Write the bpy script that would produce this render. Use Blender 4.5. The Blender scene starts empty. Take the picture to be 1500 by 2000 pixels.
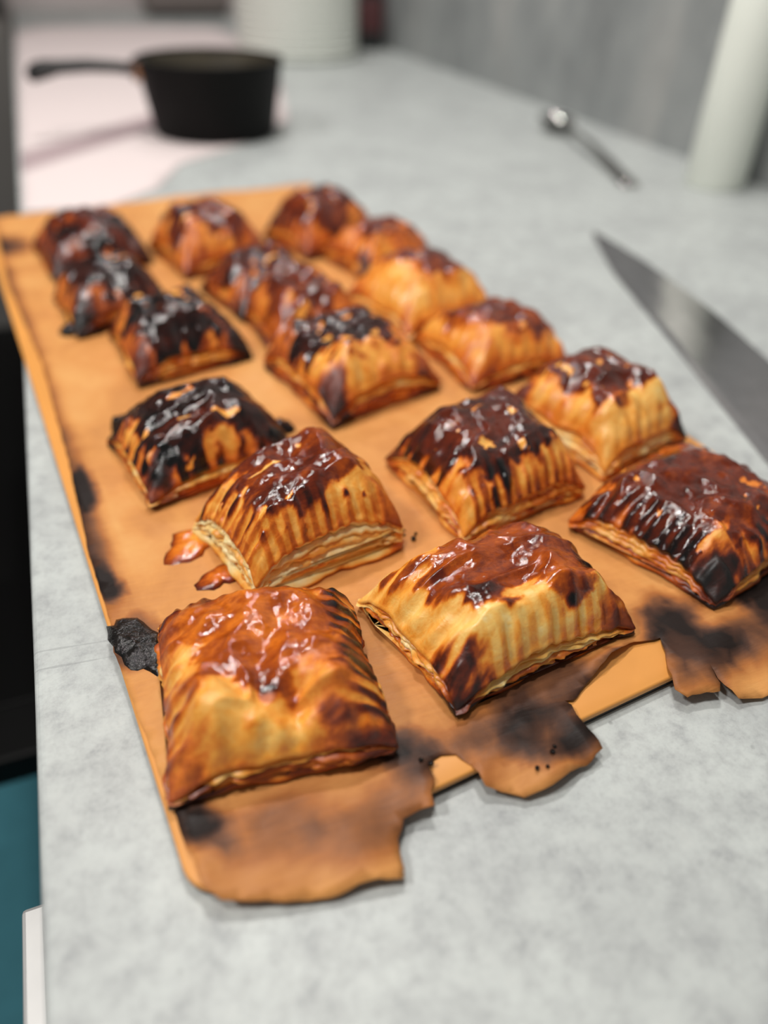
import bpy, bmesh, math, random
import numpy as np
from mathutils import Matrix, Vector
from mathutils.geometry import delaunay_2d_cdt

# ------------------------------------------------------------------ camera, world, lights
scene = bpy.context.scene
COL = scene.collection
cam_d = bpy.data.cameras.new('camera'); cam = bpy.data.objects.new('camera', cam_d); COL.objects.link(cam)
RT = Vector((0.93112025, -0.3636369, 0.0279871)); UP = Vector((0.20450358, 0.58410232, 0.78549523)); FW = Vector((0.30198238, 0.72566706, -0.61823455))
cam.matrix_world = Matrix(((RT.x, UP.x, -FW.x, 0), (RT.y, UP.y, -FW.y, 0), (RT.z, UP.z, -FW.z, 0.2), (0, 0, 0, 1)))
cam_d.sensor_fit = 'VERTICAL'; cam_d.sensor_height = 36.0; cam_d.lens = 1460.1 / 2000 * 36.0
cam_d.clip_start = 0.01; cam_d.clip_end = 50
cam_d.dof.use_dof = True; cam_d.dof.focus_distance = 0.250; cam_d.dof.aperture_fstop = 3.4
scene.camera = cam

world = bpy.data.worlds.new('world'); scene.world = world; world.use_nodes = True
world.node_tree.nodes['Background'].inputs[0].default_value = (1.0, 0.98, 0.96, 1)
world.node_tree.nodes['Background'].inputs[1].default_value = 0.15

def lamp(name, loc, target, size, power, color):
    d = bpy.data.lights.new(name, 'AREA'); d.shape = 'DISK'; d.size = size; d.energy = power; d.color = color
    o = bpy.data.objects.new(name, d); COL.objects.link(o); o.location = loc
    o.rotation_euler = (Vector(target) - Vector(loc)).to_track_quat('-Z', 'Y').to_euler()
lamp('unseen_lamp', (-0.22, 0.10, 1.32), (0.12, 0.35, 0), 0.16, 7.5, (1.0, 0.965, 0.92))
lamp('unseen_lamp', (0.22, 0.80, 1.35), (0.12, 0.25, 0), 0.14, 7.0, (1.0, 0.965, 0.92))
lamp('unseen_lamp', (0.10, 0.75, 1.25), (0.35, 1.7, 0.1), 0.10, 4.5, (1.0, 0.965, 0.94))  # unseen fill lamp, aimed to brighten the plate stack
lamp('unseen_lamp', (0.35, 1.75, 1.40), (0.35, 1.5, 0), 0.07, 4.5, (1.0, 0.965, 0.94))  # added far lamp, out of view, gives the spoon its glint
lamp('unseen_lamp', (-0.95, 0.25, 1.35), (-0.2, 0.6, -0.3), 0.20, 14, (1.0, 0.97, 0.94))  # added room lamp, out of view, lifts the dark floor mat and left side

vs = scene.view_settings
vs.view_transform = 'Standard'; vs.look = 'None'; vs.gamma = 1.0; vs.use_curve_mapping = False; vs.exposure = -0.12

# ------------------------------------------------------------------ helpers
def lin(r, g, b):
    f = lambda c: (c / 255 / 12.92) if c / 255 <= 0.04045 else ((c / 255 + 0.055) / 1.055) ** 2.4
    return (f(r), f(g), f(b), 1.0)

def hash2(ix, iy, seed):
    h = (ix.astype(np.int64) * 374761393 + iy.astype(np.int64) * 668265263 + seed * 1442695041) & 0x7fffffff
    h = ((h ^ (h >> 13)) * 1274126177) & 0x7fffffff
    h = (h ^ (h >> 16)) & 0xffff
    return h / 65535.0

def noise2(x, y, seed=0):
    x = np.asarray(x, float); y = np.asarray(y, float)
    ix = np.floor(x); iy = np.floor(y); fx = x - ix; fy = y - iy
    fx = fx * fx * fx * (fx * (fx * 6 - 15) + 10); fy = fy * fy * fy * (fy * (fy * 6 - 15) + 10)
    a = hash2(ix, iy, seed); b = hash2(ix + 1, iy, seed); c = hash2(ix, iy + 1, seed); d = hash2(ix + 1, iy + 1, seed)
    return 2 * ((a * (1 - fx) + b * fx) * (1 - fy) + (c * (1 - fx) + d * fx) * fy) - 1

def fbm(x, y, seed=0, octv=4):
    s = 0; a = 0.5
    for o in range(octv):
        s = s + a * noise2(x * 2 ** o + 17.3 * o, y * 2 ** o - 9.1 * o, seed + 31 * o); a *= 0.5
    return s

def sstep(a, b, x):
    t = np.clip((x - a) / (b - a), 0, 1); return t * t * (3 - 2 * t)

def mesh_obj(name, verts, faces, mat, parent=None, attrs=None, smooth=True, loc=(0, 0, 0)):
    me = bpy.data.meshes.new(name)
    me.from_pydata([tuple(map(float, v)) for v in verts], [], [tuple(map(int, f)) for f in faces]); me.update()
    if smooth: me.polygons.foreach_set('use_smooth', [True] * len(me.polygons))
    for k, v in (attrs or {}).items():
        a = me.attributes.new(k, 'FLOAT', 'POINT'); a.data.foreach_set('value', np.asarray(v, np.float32))
    o = bpy.data.objects.new(name, me); COL.objects.link(o); o.location = loc
    if mat: me.materials.append(mat)
    if parent: o.parent = parent
    return o

def bm_obj(name, bm, mat, parent=None, smooth=False, loc=(0, 0, 0)):
    bmesh.ops.recalc_face_normals(bm, faces=bm.faces)
    me = bpy.data.meshes.new(name); bm.to_mesh(me); bm.free()
    if smooth: me.polygons.foreach_set('use_smooth', [True] * len(me.polygons))
    o = bpy.data.objects.new(name, me); COL.objects.link(o); o.location = loc
    if mat: me.materials.append(mat)
    if parent: o.parent = parent
    return o

def box_bm(x0, x1, y0, y1, z0, z1, bev=0.0, seg=2):
    bm = bmesh.new(); bmesh.ops.create_cube(bm, size=1)
    for v in bm.verts:
        v.co = Vector((x0 + (v.co.x + .5) * (x1 - x0), y0 + (v.co.y + .5) * (y1 - y0), z0 + (v.co.z + .5) * (z1 - z0)))
    if bev: bmesh.ops.bevel(bm, geom=bm.edges[:], offset=bev, segments=seg, profile=0.5, affect='EDGES')
    return bm

def lathe(profile, n=48):
    vs_, fs = [], []
    for (r, z) in profile:
        for i in range(n):
            a = 2 * math.pi * i / n; vs_.append((r * math.cos(a), r * math.sin(a), z))
    for k in range(len(profile) - 1):
        for i in range(n):
            j = (i + 1) % n; fs.append((k * n + i, k * n + j, (k + 1) * n + j, (k + 1) * n + i))
    return vs_, fs

def tag(o, label=None, cat=None, group=None, kind=None):
    if label: o['label'] = label
    if cat: o['category'] = cat
    if group: o['group'] = group
    if kind: o['kind'] = kind
    return o

def empty(name, loc):
    o = bpy.data.objects.new(name, None); COL.objects.link(o); o.location = loc; o.empty_display_size = 0.02; return o

# node helpers
class NT:
    def __init__(self, name):
        self.m = bpy.data.materials.new(name); self.m.use_nodes = True
        self.t = self.m.node_tree; self.b = self.t.nodes['Principled BSDF']
    def n(self, typ, **kw):
        nd = self.t.nodes.new(typ)
        for k, v in kw.items(): setattr(nd, k, v)
        return nd
    def l(self, a, b): self.t.links.new(a, b)
    def math(self, op, a, b=None, clamp=False):
        nd = self.n('ShaderNodeMath', operation=op); nd.use_clamp = clamp
        for i, v in enumerate((a, b)):
            if v is None: continue
            if isinstance(v, (int, float)): nd.inputs[i].default_value = v
            else: self.l(v, nd.inputs[i])
        return nd.outputs[0]
    def noise(self, vec, scale, detail=4, rough=0.55, dist=0.0):
        nd = self.n('ShaderNodeTexNoise'); nd.inputs['Scale'].default_value = scale; nd.inputs['Detail'].default_value = detail
        nd.inputs['Roughness'].default_value = rough; nd.inputs['Distortion'].default_value = dist
        self.l(vec, nd.inputs['Vector']); return nd.outputs['Fac']
    def ramp(self, fac, stops, interp='LINEAR'):
        nd = self.n('ShaderNodeValToRGB'); cr = nd.color_ramp; cr.interpolation = interp
        while len(cr.elements) > 1: cr.elements.remove(cr.elements[-1])
        cr.elements[0].position = stops[0][0]; cr.elements[0].color = stops[0][1]
        for p, c in stops[1:]:
            e = cr.elements.new(p); e.color = c
        self.l(fac, nd.inputs[0]); return nd.outputs[0]
    def mix(self, fac, a, b, typ='MIX'):
        nd = self.n('ShaderNodeMix', data_type='RGBA', blend_type=typ)
        for i, v in ((0, fac), (6, a), (7, b)):
            if isinstance(v, (int, float, tuple)): nd.inputs[i].default_value = v
            else: self.l(v, nd.inputs[i])
        return nd.outputs[2]
    def coord(self, which='Object'): return self.n('ShaderNodeTexCoord').outputs[which]
    def attr(self, name): return self.n('ShaderNodeAttribute', attribute_name=name).outputs['Fac']
    def mapping(self, vec, scale=(1, 1, 1), rot=(0, 0, 0), loc=(0, 0, 0)):
        nd = self.n('ShaderNodeMapping'); nd.inputs['Scale'].default_value = scale; nd.inputs['Rotation'].default_value = rot; nd.inputs['Location'].default_value = loc
        self.l(vec, nd.inputs['Vector']); return nd.outputs[0]
    def bump(self, h, strength, dist=0.001, normal=None):
        nd = self.n('ShaderNodeBump'); nd.inputs['Strength'].default_value = strength; nd.inputs['Distance'].default_value = dist
        self.l(h, nd.inputs['Height'])
        if normal is not None: self.l(normal, nd.inputs['Normal'])
        return nd.outputs[0]
    def set(self, **kw):
        for k, v in kw.items():
            s = self.b.inputs[k.replace('_', ' ')]
            if isinstance(v, (int, float, tuple)): s.default_value = v
            else: self.l(v, s)

def plain(name, col, rough=0.5, metal=0.0, var=0.08, scale=40, bump=0.05, spec=0.5):
    t = NT(name); c = t.coord(); f = t.noise(c, scale, 4)
    lo = tuple(x * (1 - var) for x in col[:3]) + (1,); hi = tuple(min(1, x * (1 + var)) for x in col[:3]) + (1,)
    t.set(Base_Color=t.ramp(f, [(0.3, lo), (0.7, hi)]), Roughness=rough, Metallic=metal, Specular_IOR_Level=spec)
    if bump: t.set(Normal=t.bump(f, bump))
    return t.m

# ------------------------------------------------------------------ materials
def mat_counter():
    t = NT('concrete_laminate'); c = t.coord()
    big = t.noise(c, 16, 4, 0.6, 0.2); mid = t.noise(c, 95, 9, 0.78, 0.1); fine = t.noise(c, 520, 5, 0.75)
    col = t.ramp(mid, [(0.30, lin(153, 156, 157)), (0.44, lin(180, 184, 182)), (0.55, lin(192, 197, 194)), (0.75, lin(202, 206, 202))])
    f2 = t.ramp(big, [(0.34, (0.84, 0.835, 0.845, 1)), (0.58, (1, 1, 1, 1))])
    col = t.mix(1.0, col, f2, 'MULTIPLY')
    f3 = t.ramp(fine, [(0.30, (0.86, 0.855, 0.86, 1)), (0.46, (1, 1, 1, 1))])
    col = t.mix(1.0, col, f3, 'MULTIPLY')
    vo = t.n('ShaderNodeTexVoronoi'); vo.inputs['Scale'].default_value = 110; t.l(c, vo.inputs['Vector'])
    gate = t.ramp(t.noise(c, 60, 3), [(0.55, (0, 0, 0, 1)), (0.62, (1, 1, 1, 1))])
    pit = t.ramp(vo.outputs['Distance'], [(0.05, (1, 1, 1, 1)), (0.11, (0, 0, 0, 1))])
    pm = t.math('MULTIPLY', gate, pit)
    col = t.mix(t.math('MULTIPLY', pm, 0.55), col, lin(100, 100, 102))
    # two fine scratches across the front strip
    sep = t.n('ShaderNodeSeparateXYZ'); t.l(c, sep.inputs[0])
    def scratch(y0, sl, x0, x1, w):
        d = t.math('ABSOLUTE', t.math('SUBTRACT', t.math('SUBTRACT', sep.outputs[1], y0), t.math('MULTIPLY', sep.outputs[0], sl)))
        d = t.math('ADD', d, t.math('MULTIPLY', t.math('SUBTRACT', t.noise(c, 90, 2), 0.5), 0.0016))
        s = t.math('LESS_THAN', t.math('ABSOLUTE', d), w)
        return t.math('MULTIPLY', s, t.math('MULTIPLY', t.math('GREATER_THAN', sep.outputs[0], x0), t.math('LESS_THAN', sep.outputs[0], x1)))
    s = t.math('MAXIMUM', scratch(0.1965, -0.12, -0.05, -0.012, 0.00035), scratch(0.189, -0.10, -0.05, -0.016, 0.00035))
    col = t.mix(t.math('MULTIPLY', s, 0.35), col, lin(120, 122, 124))
    h = t.math('SUBTRACT', mid, t.math('MULTIPLY', pm, 0.6))
    t.set(Base_Color=col, Roughness=t.ramp(mid, [(0.3, (0.5,) * 3 + (1,)), (0.7, (0.36,) * 3 + (1,))]), Normal=t.bump(h, 0.12, 0.001))
    return t.m

def mat_wall():
    t = NT('concrete_wall_panel'); c = t.mapping(t.coord(), (1, 1, 0.55))
    a = t.noise(c, 7, 5, 0.6, 0.5); b = t.noise(c, 30, 5, 0.6)
    col = t.ramp(a, [(0.3, lin(124, 128, 129)), (0.5, lin(152, 156, 156)), (0.7, lin(176, 175, 172))])
    col = t.mix(0.35, col, t.ramp(b, [(0.3, lin(110, 113, 112)), (0.7, lin(165, 166, 163))]))
    t.set(Base_Color=col, Roughness=0.6, Normal=t.bump(b, 0.1)); return t.m

def mat_pastry():
    t = NT('baked_puff_pastry'); c = t.coord()
    oi = t.n('ShaderNodeObjectInfo'); v = t.n('ShaderNodeVectorMath', operation='ADD'); t.l(c, v.inputs[0])
    k = t.n('ShaderNodeCombineXYZ'); r5 = t.math('MULTIPLY', oi.outputs['Random'], 3.0)
    t.l(r5, k.inputs[0]); t.l(r5, k.inputs[1]); t.l(k.outputs[0], v.inputs[1]); c = v.outputs[0]
    bake = t.attr('bake'); gloss = t.attr('gloss')
    n1 = t.noise(c, 170, 5, 0.65, 0.8); n2 = t.noise(c, 620, 4, 0.6); n3 = t.noise(t.mapping(c, (1, 3.2, 1), (0, 0, 0.5)), 260, 4, 0.6, 0.6)
    b = t.math('ADD', bake, t.math('MULTIPLY', t.math('SUBTRACT', n1, 0.5), 0.26))
    b = t.math('ADD', b, t.math('MULTIPLY', t.math('SUBTRACT', n2, 0.5), 0.09))
    b = t.math('ADD', b, t.math('MULTIPLY', t.math('SUBTRACT', n3, 0.5), 0.16))
    col = t.ramp(b, [(0.0, lin(250, 230, 170)), (0.13, lin(251, 203, 112)), (0.27, lin(242, 164, 62)), (0.40, lin(216, 114, 26)),
                     (0.52, lin(166, 74, 14)), (0.66, lin(104, 36, 11)), (0.82, lin(52, 18, 10)), (0.95, lin(17, 10, 9)), (1.0, lin(9, 8, 8))])
    h = t.math('ADD', t.math('MULTIPLY', n1, 0.9), t.math('ADD', t.math('MULTIPLY', n2, 0.12), t.math('MULTIPLY', n3, 0.4)))
    rough = t.ramp(t.math('ADD', gloss, t.math('MULTIPLY', t.math('SUBTRACT', n1, 0.5), 0.5)), [(0.1, (0.55,) * 3 + (1,)), (0.45, (0.22,) * 3 + (1,)), (0.9, (0.11,) * 3 + (1,))])
    t.set(Base_Color=col, Roughness=rough, Normal=t.bump(h, 0.30, 0.0011), Specular_IOR_Level=0.7,
          Subsurface_Weight=0.08, Subsurface_Radius=(1.0, 0.5, 0.2), Subsurface_Scale=0.003)
    return t.m

def mat_paper():
    t = NT('browned_baking_paper'); c = t.coord()
    n1 = t.noise(c, 22, 5, 0.6, 0.6); n2 = t.noise(c, 120, 4, 0.6); n3 = t.noise(t.mapping(c, (1, 7, 1), (0, 0, 0.9)), 90, 4, 0.6)
    b = t.math('ADD', t.attr('bake'), t.math('MULTIPLY', t.math('SUBTRACT', n1, 0.5), 0.55))
    b = t.math('ADD', b, t.math('MULTIPLY', t.math('SUBTRACT', n3, 0.5), 0.10))
    col = t.ramp(b, [(0.0, lin(224, 170, 104)), (0.2, lin(210, 146, 82)), (0.4, lin(170, 106, 56)), (0.58, lin(122, 78, 50)), (0.75, lin(74, 48, 36)), (0.95, lin(30, 21, 18))])
    t.set(Base_Color=col, Roughness=t.ramp(n2, [(0.3, (0.42,) * 3 + (1,)), (0.7, (0.58,) * 3 + (1,))]), Normal=t.bump(t.math('ADD', n2, n3), 0.18, 0.001), Specular_IOR_Level=0.25)
    return t.m

def mat_char():
    t = NT('charred_filling'); c = t.coord(); n = t.noise(c, 260, 5, 0.65, 0.5); m = t.noise(c, 700, 3)
    t.set(Base_Color=t.ramp(n, [(0.3, lin(10, 9, 9)), (0.62, lin(26, 21, 18)), (0.8, lin(48, 36, 28))]), Roughness=0.1,
          Normal=t.bump(t.math('ADD', n, t.math('MULTIPLY', m, 0.2)), 0.5, 0.002), Specular_IOR_Level=0.5); return t.m

M_COUNTER = mat_counter(); M_WALL = mat_wall(); M_PASTRY = mat_pastry(); M_PAPER = mat_paper(); M_CHAR = mat_char()
M_BOARD = plain('tan_board', lin(222, 152, 74), 0.5, 0, 0.05, 30, 0.03)
M_RIM = plain('black_tray_metal', lin(20, 20, 20), 0.4)
M_PAN = plain('black_pan_coating', lin(11, 11, 11), 0.6, 0, 0.2, spec=0.15)
M_PANIN = plain('worn_pan_interior', lin(70, 64, 52), 0.4, 0, 0.25, 60)
M_WHITE = plain('white_glaze', lin(233, 236, 228), 0.3, 0, 0.02, 20, 0)
M_WHITE2 = plain('white_plastic', lin(238, 242, 232), 0.4, 0, 0.02, 20, 0)
M_STEEL = plain('brushed_steel', lin(192, 189, 191), 0.16, 1.0, 0.08, 80, 0.02)
M_STEELD = plain('spoon_steel', lin(165, 163, 160), 0.06, 1.0, 0.05, 50, 0.0)
M_BLACKP = plain('black_plastic', lin(22, 22, 22), 0.45)
M_OVEN = plain('black_oven_enamel', lin(5, 5, 5), 0.5, 0, 0.1, 30, 0, 0.1)
M_CAB = plain('teal_cabinet_paint', lin(62, 112, 122), 0.5, 0, 0.04)
M_MAT = plain('teal_mat', lin(84, 158, 174), 0.8, 0, 0.08, 60)
M_FLOOR = plain('grey_floor', lin(104, 104, 104), 0.6, 0, 0.1, 6)
M_ENDWALL = plain('pale_end_wall', lin(226, 214, 212), 0.7, 0, 0.03, 6)
M_BOX = plain('grey_brown_box', lin(120, 110, 106), 0.5, 0, 0.05, 20)
M_TALL = plain('dark_grey_front', lin(112, 108, 104), 0.5, 0, 0.04, 8)
M_DARKG = plain('black_oven_glass', lin(3, 3, 3), 0.4, 0, 0.1, 8, 0, 0.1)
M_NICKEL = plain('satin_nickel', lin(190, 189, 187), 0.45, 0.7, 0.04, 60, 0.0)
M_RED = plain('red_label', lin(92, 52, 54), 0.5)
M_DARK = plain('dark_glass', lin(40, 42, 42), 0.3)

# ------------------------------------------------------------------ setting
EDGE_X, WALL_X, END_Y = -0.045, 0.660, 2.55
bm = box_bm(EDGE_X, WALL_X, -0.35, END_Y, -0.038, 0.0)
long_edges = [e for e in bm.edges if all(abs(v.co.x - EDGE_X) < 1e-6 for v in e.verts) and abs(e.verts[0].co.z - e.verts[1].co.z) < 1e-6]
bmesh.ops.bevel(bm, geom=long_edges, offset=0.003, segments=4, profile=0.5, affect='EDGES')
tag(bm_obj('worktop', bm, M_COUNTER), 'long pale grey concrete-look kitchen worktop under the tray', 'worktop')
tag(bm_obj('wall_right', box_bm(WALL_X, WALL_X + 0.1, -0.35, END_Y + 0.1, -0.9, 1.0), M_WALL), kind='structure')
tag(bm_obj('wall_back', box_bm(-1.6, WALL_X, END_Y, END_Y + 0.1, -0.9, 1.0), M_ENDWALL), kind='structure')
tag(bm_obj('floor', box_bm(-1.6, WALL_X, -0.35, END_Y, -0.95, -0.9), M_FLOOR), kind='structure')

# tray: tan board on a black metal underside, in tray coordinates turned by TY
TY = 0.107929834; CT, ST = math.cos(TY), math.sin(TY)
def t2w(a, b): return (CT * a - ST * b, ST * a + CT * b)
TX0, TX1, TY0, TY1 = 0.0025, 0.284, 0.0968, 0.672
tray = empty('baking_tray', (*t2w((TX0 + TX1) / 2, (TY0 + TY1) / 2), 0)); tray.rotation_euler.z = TY
tag(tray, 'thin tan rectangular baking tray with black underside beneath the paper', 'tray')
hw, hl = (TX1 - TX0) / 2, (TY1 - TY0) / 2
def plate_bm(hw, hl, z0, z1, r, bev):
    bm = bmesh.new(); pts = []
    for (sx, sy, a0) in ((1, 1, 0), (-1, 1, 90), (-1, -1, 180), (1, -1, 270)):
        for k in range(7):
            a = math.radians(a0 + 15 * k); pts.append((sx * (hw - r) + r * math.cos(a), sy * (hl - r) + r * math.sin(a)))
    f = bm.faces.new([bm.verts.new((x, y, z0)) for x, y in pts])
    ex = bmesh.ops.extrude_face_region(bm, geom=[f]); top = [v for v in ex['geom'] if isinstance(v, bmesh.types.BMVert)]
    for v in top: v.co.z = z1
    te = [e for e in bm.edges if all(abs(v.co.z - z1) < 1e-7 for v in e.verts)]
    if bev: bmesh.ops.bevel(bm, geom=te, offset=bev, segments=2, profile=0.5, affect='EDGES')
    return bm
bm_obj('board_surface', plate_bm(hw, hl, 0.003, 0.0052, 0.010, 0.0008), M_BOARD, tray, True)
bm_obj('underside', plate_bm(hw - 0.0006, hl - 0.0006, 0.0, 0.003, 0.010, 0.0), M_RIM, tray)
PZ = 0.0058   # paper top

# baking paper
front = [(0.0067,0.5381),(0.0093,0.4582),(0.0106,0.4127),(0.0086,0.3500),(0.0076,0.3124),(0.0053,0.2689),(0.0041,0.2479),(0.0037,0.2286),(0.0037,0.2012),(0.0021,0.1878),(0.0027,0.1802),(0.0030,0.1619),(0.0041,0.1421),(0.0043,0.1231),(0.0050,0.1105),(0.0060,0.0981),(0.0088,0.0942),(0.0144,0.0910),(0.0238,0.0870),(0.0335,0.0835),(0.0417,0.0825),(0.0469,0.0811),(0.0531,0.0787),(0.0554,0.0844),(0.0566,0.0886),(0.0609,0.0930),(0.0659,0.0931),(0.0697,0.0917),(0.0708,0.0959),(0.0742,0.0987),(0.0751,0.1039),(0.0798,0.1053),(0.0841,0.1036),(0.0862,0.0983),(0.0863,0.0945),(0.0865,0.0907),(0.0925,0.0865),(0.0961,0.0841),(0.1017,0.0831),(0.1079,0.0828),(0.1116,0.0838),(0.1186,0.0841),(0.1254,0.0857),(0.1257,0.0927),(0.1252,0.0982),(0.1260,0.1044),(0.1282,0.1033),(0.1374,0.1068),(0.1501,0.1115),(0.1628,0.1129),(0.1726,0.1107),(0.1700,0.1055),(0.1642,0.0984),(0.1610,0.0917),(0.1633,0.0883),(0.1701,0.0872),(0.1747,0.0849),(0.1776,0.0872),(0.1784,0.0940),(0.1780,0.0860),(0.1800,0.0812),(0.1885,0.0782),(0.200,0.0775),(0.215,0.083),(0.228,0.081),(0.240,0.092),(0.262,0.098),(0.271,0.104)]
rest = [(0.273,0.16),(0.271,0.26),(0.274,0.36),(0.272,0.46),(0.273,0.56),(0.278,0.664),(0.286,0.684),(0.24,0.6835),(0.16,0.686),(0.08,0.683),(0.012,0.684),(0.009,0.6)]
def resample(pts, step):
    out = []
    n = len(pts)
    for i in range(n):
        a = np.array(pts[i]); b = np.array(pts[(i + 1) % n]); d = np.linalg.norm(b - a); k = max(1, int(d / step))
        for j in range(k): out.append(a + (b - a) * j / k)
    return np.array(out)
rim = resample(front + rest, 0.0022)
jig = np.where((rim[:, 1] < 0.13), 0.0008, 0.0005)
rim = rim + np.stack([fbm(rim[:, 0] * 260, rim[:, 1] * 260, 3, 3), fbm(rim[:, 0] * 260, rim[:, 1] * 260, 9, 3)], 1) * jig[:, None]
def inside(px, py, poly):
    ins = np.zeros(px.shape, bool); j = len(poly) - 1
    for i in range(len(poly)):
        xi, yi = poly[i]; xj, yj = poly[j]
        ins ^= ((yi > py) != (yj > py)) & (px < (xj - xi) * (py - yi) / (yj - yi + 1e-12) + xi); j = i
    return ins
gx, gy = np.meshgrid(np.arange(0.002, 0.29, 0.003), np.arange(0.076, 0.69, 0.0034)); gx = gx.ravel() + (np.arange(gx.size) % 7) * 1e-5; gy = gy.ravel()
keep = inside(gx, gy, rim); gx, gy = gx[keep], gy[keep]
dmin = np.array([np.min((rim[:, 0] - a) ** 2 + (rim[:, 1] - b) ** 2) for a, b in zip(gx, gy)]); ok = dmin > 0.0013 ** 2
pts = np.concatenate([rim, np.stack([gx[ok], gy[ok]], 1)]); nr = len(rim)
res = delaunay_2d_cdt([Vector((float(a), float(b))) for a, b in pts], [(i, (i + 1) % nr) for i in range(nr)], [list(range(nr))], 1, 1e-7)
pv = np.array([(v.x, v.y) for v in res[0]]); pf = [tuple(f) for f in res[2]]
A, B = pv[:, 0], pv[:, 1]
over = np.clip(TY0 - B, 0, None)
wr = fbm(A * 30, B * 30, 5, 4)
z = PZ + 0.0007 * np.clip(wr + 0.25, 0, None) + 0.0004 * np.abs(fbm(A * 90, B * 90, 8, 3))
near = sstep(0.125, 0.09, B)
# the three torn flaps hang a little past the front edge and ripple
z += 0.0016 * np.clip(1 - 5 * np.abs(noise2(A * 24 + 6 * B, B * 24 - 9 * A, 61)), 0, 1) * (0.35 + near)
z += near * (0.0012 * np.sin(A * 190 + 3 * fbm(A * 40, B * 40, 2)) * sstep(0.11, 0.085, B) + 0.0016 * np.clip(fbm(A * 55, B * 55, 21, 3), 0, None))
z -= 0.10 * over + 4.0 * over ** 2
z += 0.004 * np.exp(-((A - 0.150) / 0.010) ** 2 - ((B - 0.110) / 0.006) ** 2)
z += 0.003 * sstep(0.676, 0.69, B)
z = np.maximum(z, np.where(over > 0, 0.0015, PZ - 0.0003))
bk = 0.20 + 0.16 * sstep(0.125, 0.10, B) - 0.14 * sstep(0.094, 0.082, B) + 0 * A
def blob(a, b, ra, rb, amt, rot=0.0):
    global bk
    da, db = A - a, B - b; c, s = math.cos(rot), math.sin(rot); u, v = (c * da + s * db) / ra, (-s * da + c * db) / rb
    r = np.sqrt(u * u + v * v) + 0.8 * fbm(A * 55, B * 55, 33, 5)
    bk = bk + amt * sstep(1.15, 0.35, r)
edge_l = sstep(0.014, 0.002, A - 0.003) * sstep(0.17, 0.24, B)
bk += edge_l * (0.42 + 0.35 * fbm(B * 22, A * 10, 4, 3))
for q in [(0.011,0.291,0.005,0.018,0.75),(0.006,0.222,0.005,0.022,0.65),(0.010,0.116,0.009,0.013,0.75,0.6),
          (0.010,0.192,0.012,0.014,0.45),(0.111,0.098,0.018,0.009,0.36,-0.2),(0.092,0.105,0.016,0.012,0.32),(0.122,0.090,0.007,0.007,0.25),(0.178,0.104,0.028,0.018,0.50),(0.200,0.100,0.020,0.018,0.36),
          (0.150,0.108,0.018,0.006,0.7,0.3),(0.074,0.110,0.010,0.010,0.28),(0.030,0.108,0.020,0.010,0.22),(0.05,0.095,0.02,0.010,0.18),(0.012,0.62,0.02,0.03,0.45),(0.062,0.117,0.012,0.008,0.4),
          (0.20,0.118,0.05,0.012,0.35),(0.243,0.11,0.03,0.02,0.4),(0.13,0.112,0.03,0.01,0.4)]: blob(*q)
# greasy rings where filling cooked on beside the pastries
for q in [(0.028,0.252,0.012,0.012,0.12),(0.11,0.29,0.02,0.03,0.08),(0.195,0.20,0.01,0.04,0.10),(0.12,0.20,0.02,0.03,0.06)]: blob(*q)
paper = mesh_obj('baking_paper', [(*t2w(a, b), c) for a, b, c in zip(A, B, z)], pf, M_PAPER, None, {'bake': np.clip(bk, 0, 1.1)})
md = paper.modifiers.new('thickness', 'SOLIDIFY'); md.thickness = 0.00015; md.offset = -1
tag(paper, 'browned baking paper with torn scorched front edge lining the tray', 'baking paper')

# ------------------------------------------------------------------ pastries
def perim_idx(N):
    idx = [(0, j) for j in range(N)] + [(i, N - 1) for i in range(1, N)] + [(N - 1, j) for j in range(N - 2, -1, -1)] + [(i, 0) for i in range(N - 2, 0, -1)]
    return np.array([i * N + j for i, j in idx])

def slab(rings):
    """rings: list of (M,3) arrays from top inner to bottom inner -> verts, faces with caps"""
    M = len(rings[0]); V = np.concatenate(rings); F = []
    for k in range(len(rings) - 1):
        for i in range(M):
            j = (i + 1) % M; F.append((k * M + i, (k + 1) * M + i, (k + 1) * M + j, k * M + j))
    F.append(tuple(range(M))); F.append(tuple(range((len(rings) - 1) * M + M - 1, (len(rings) - 1) * M - 1, -1)))
    return V, F

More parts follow.
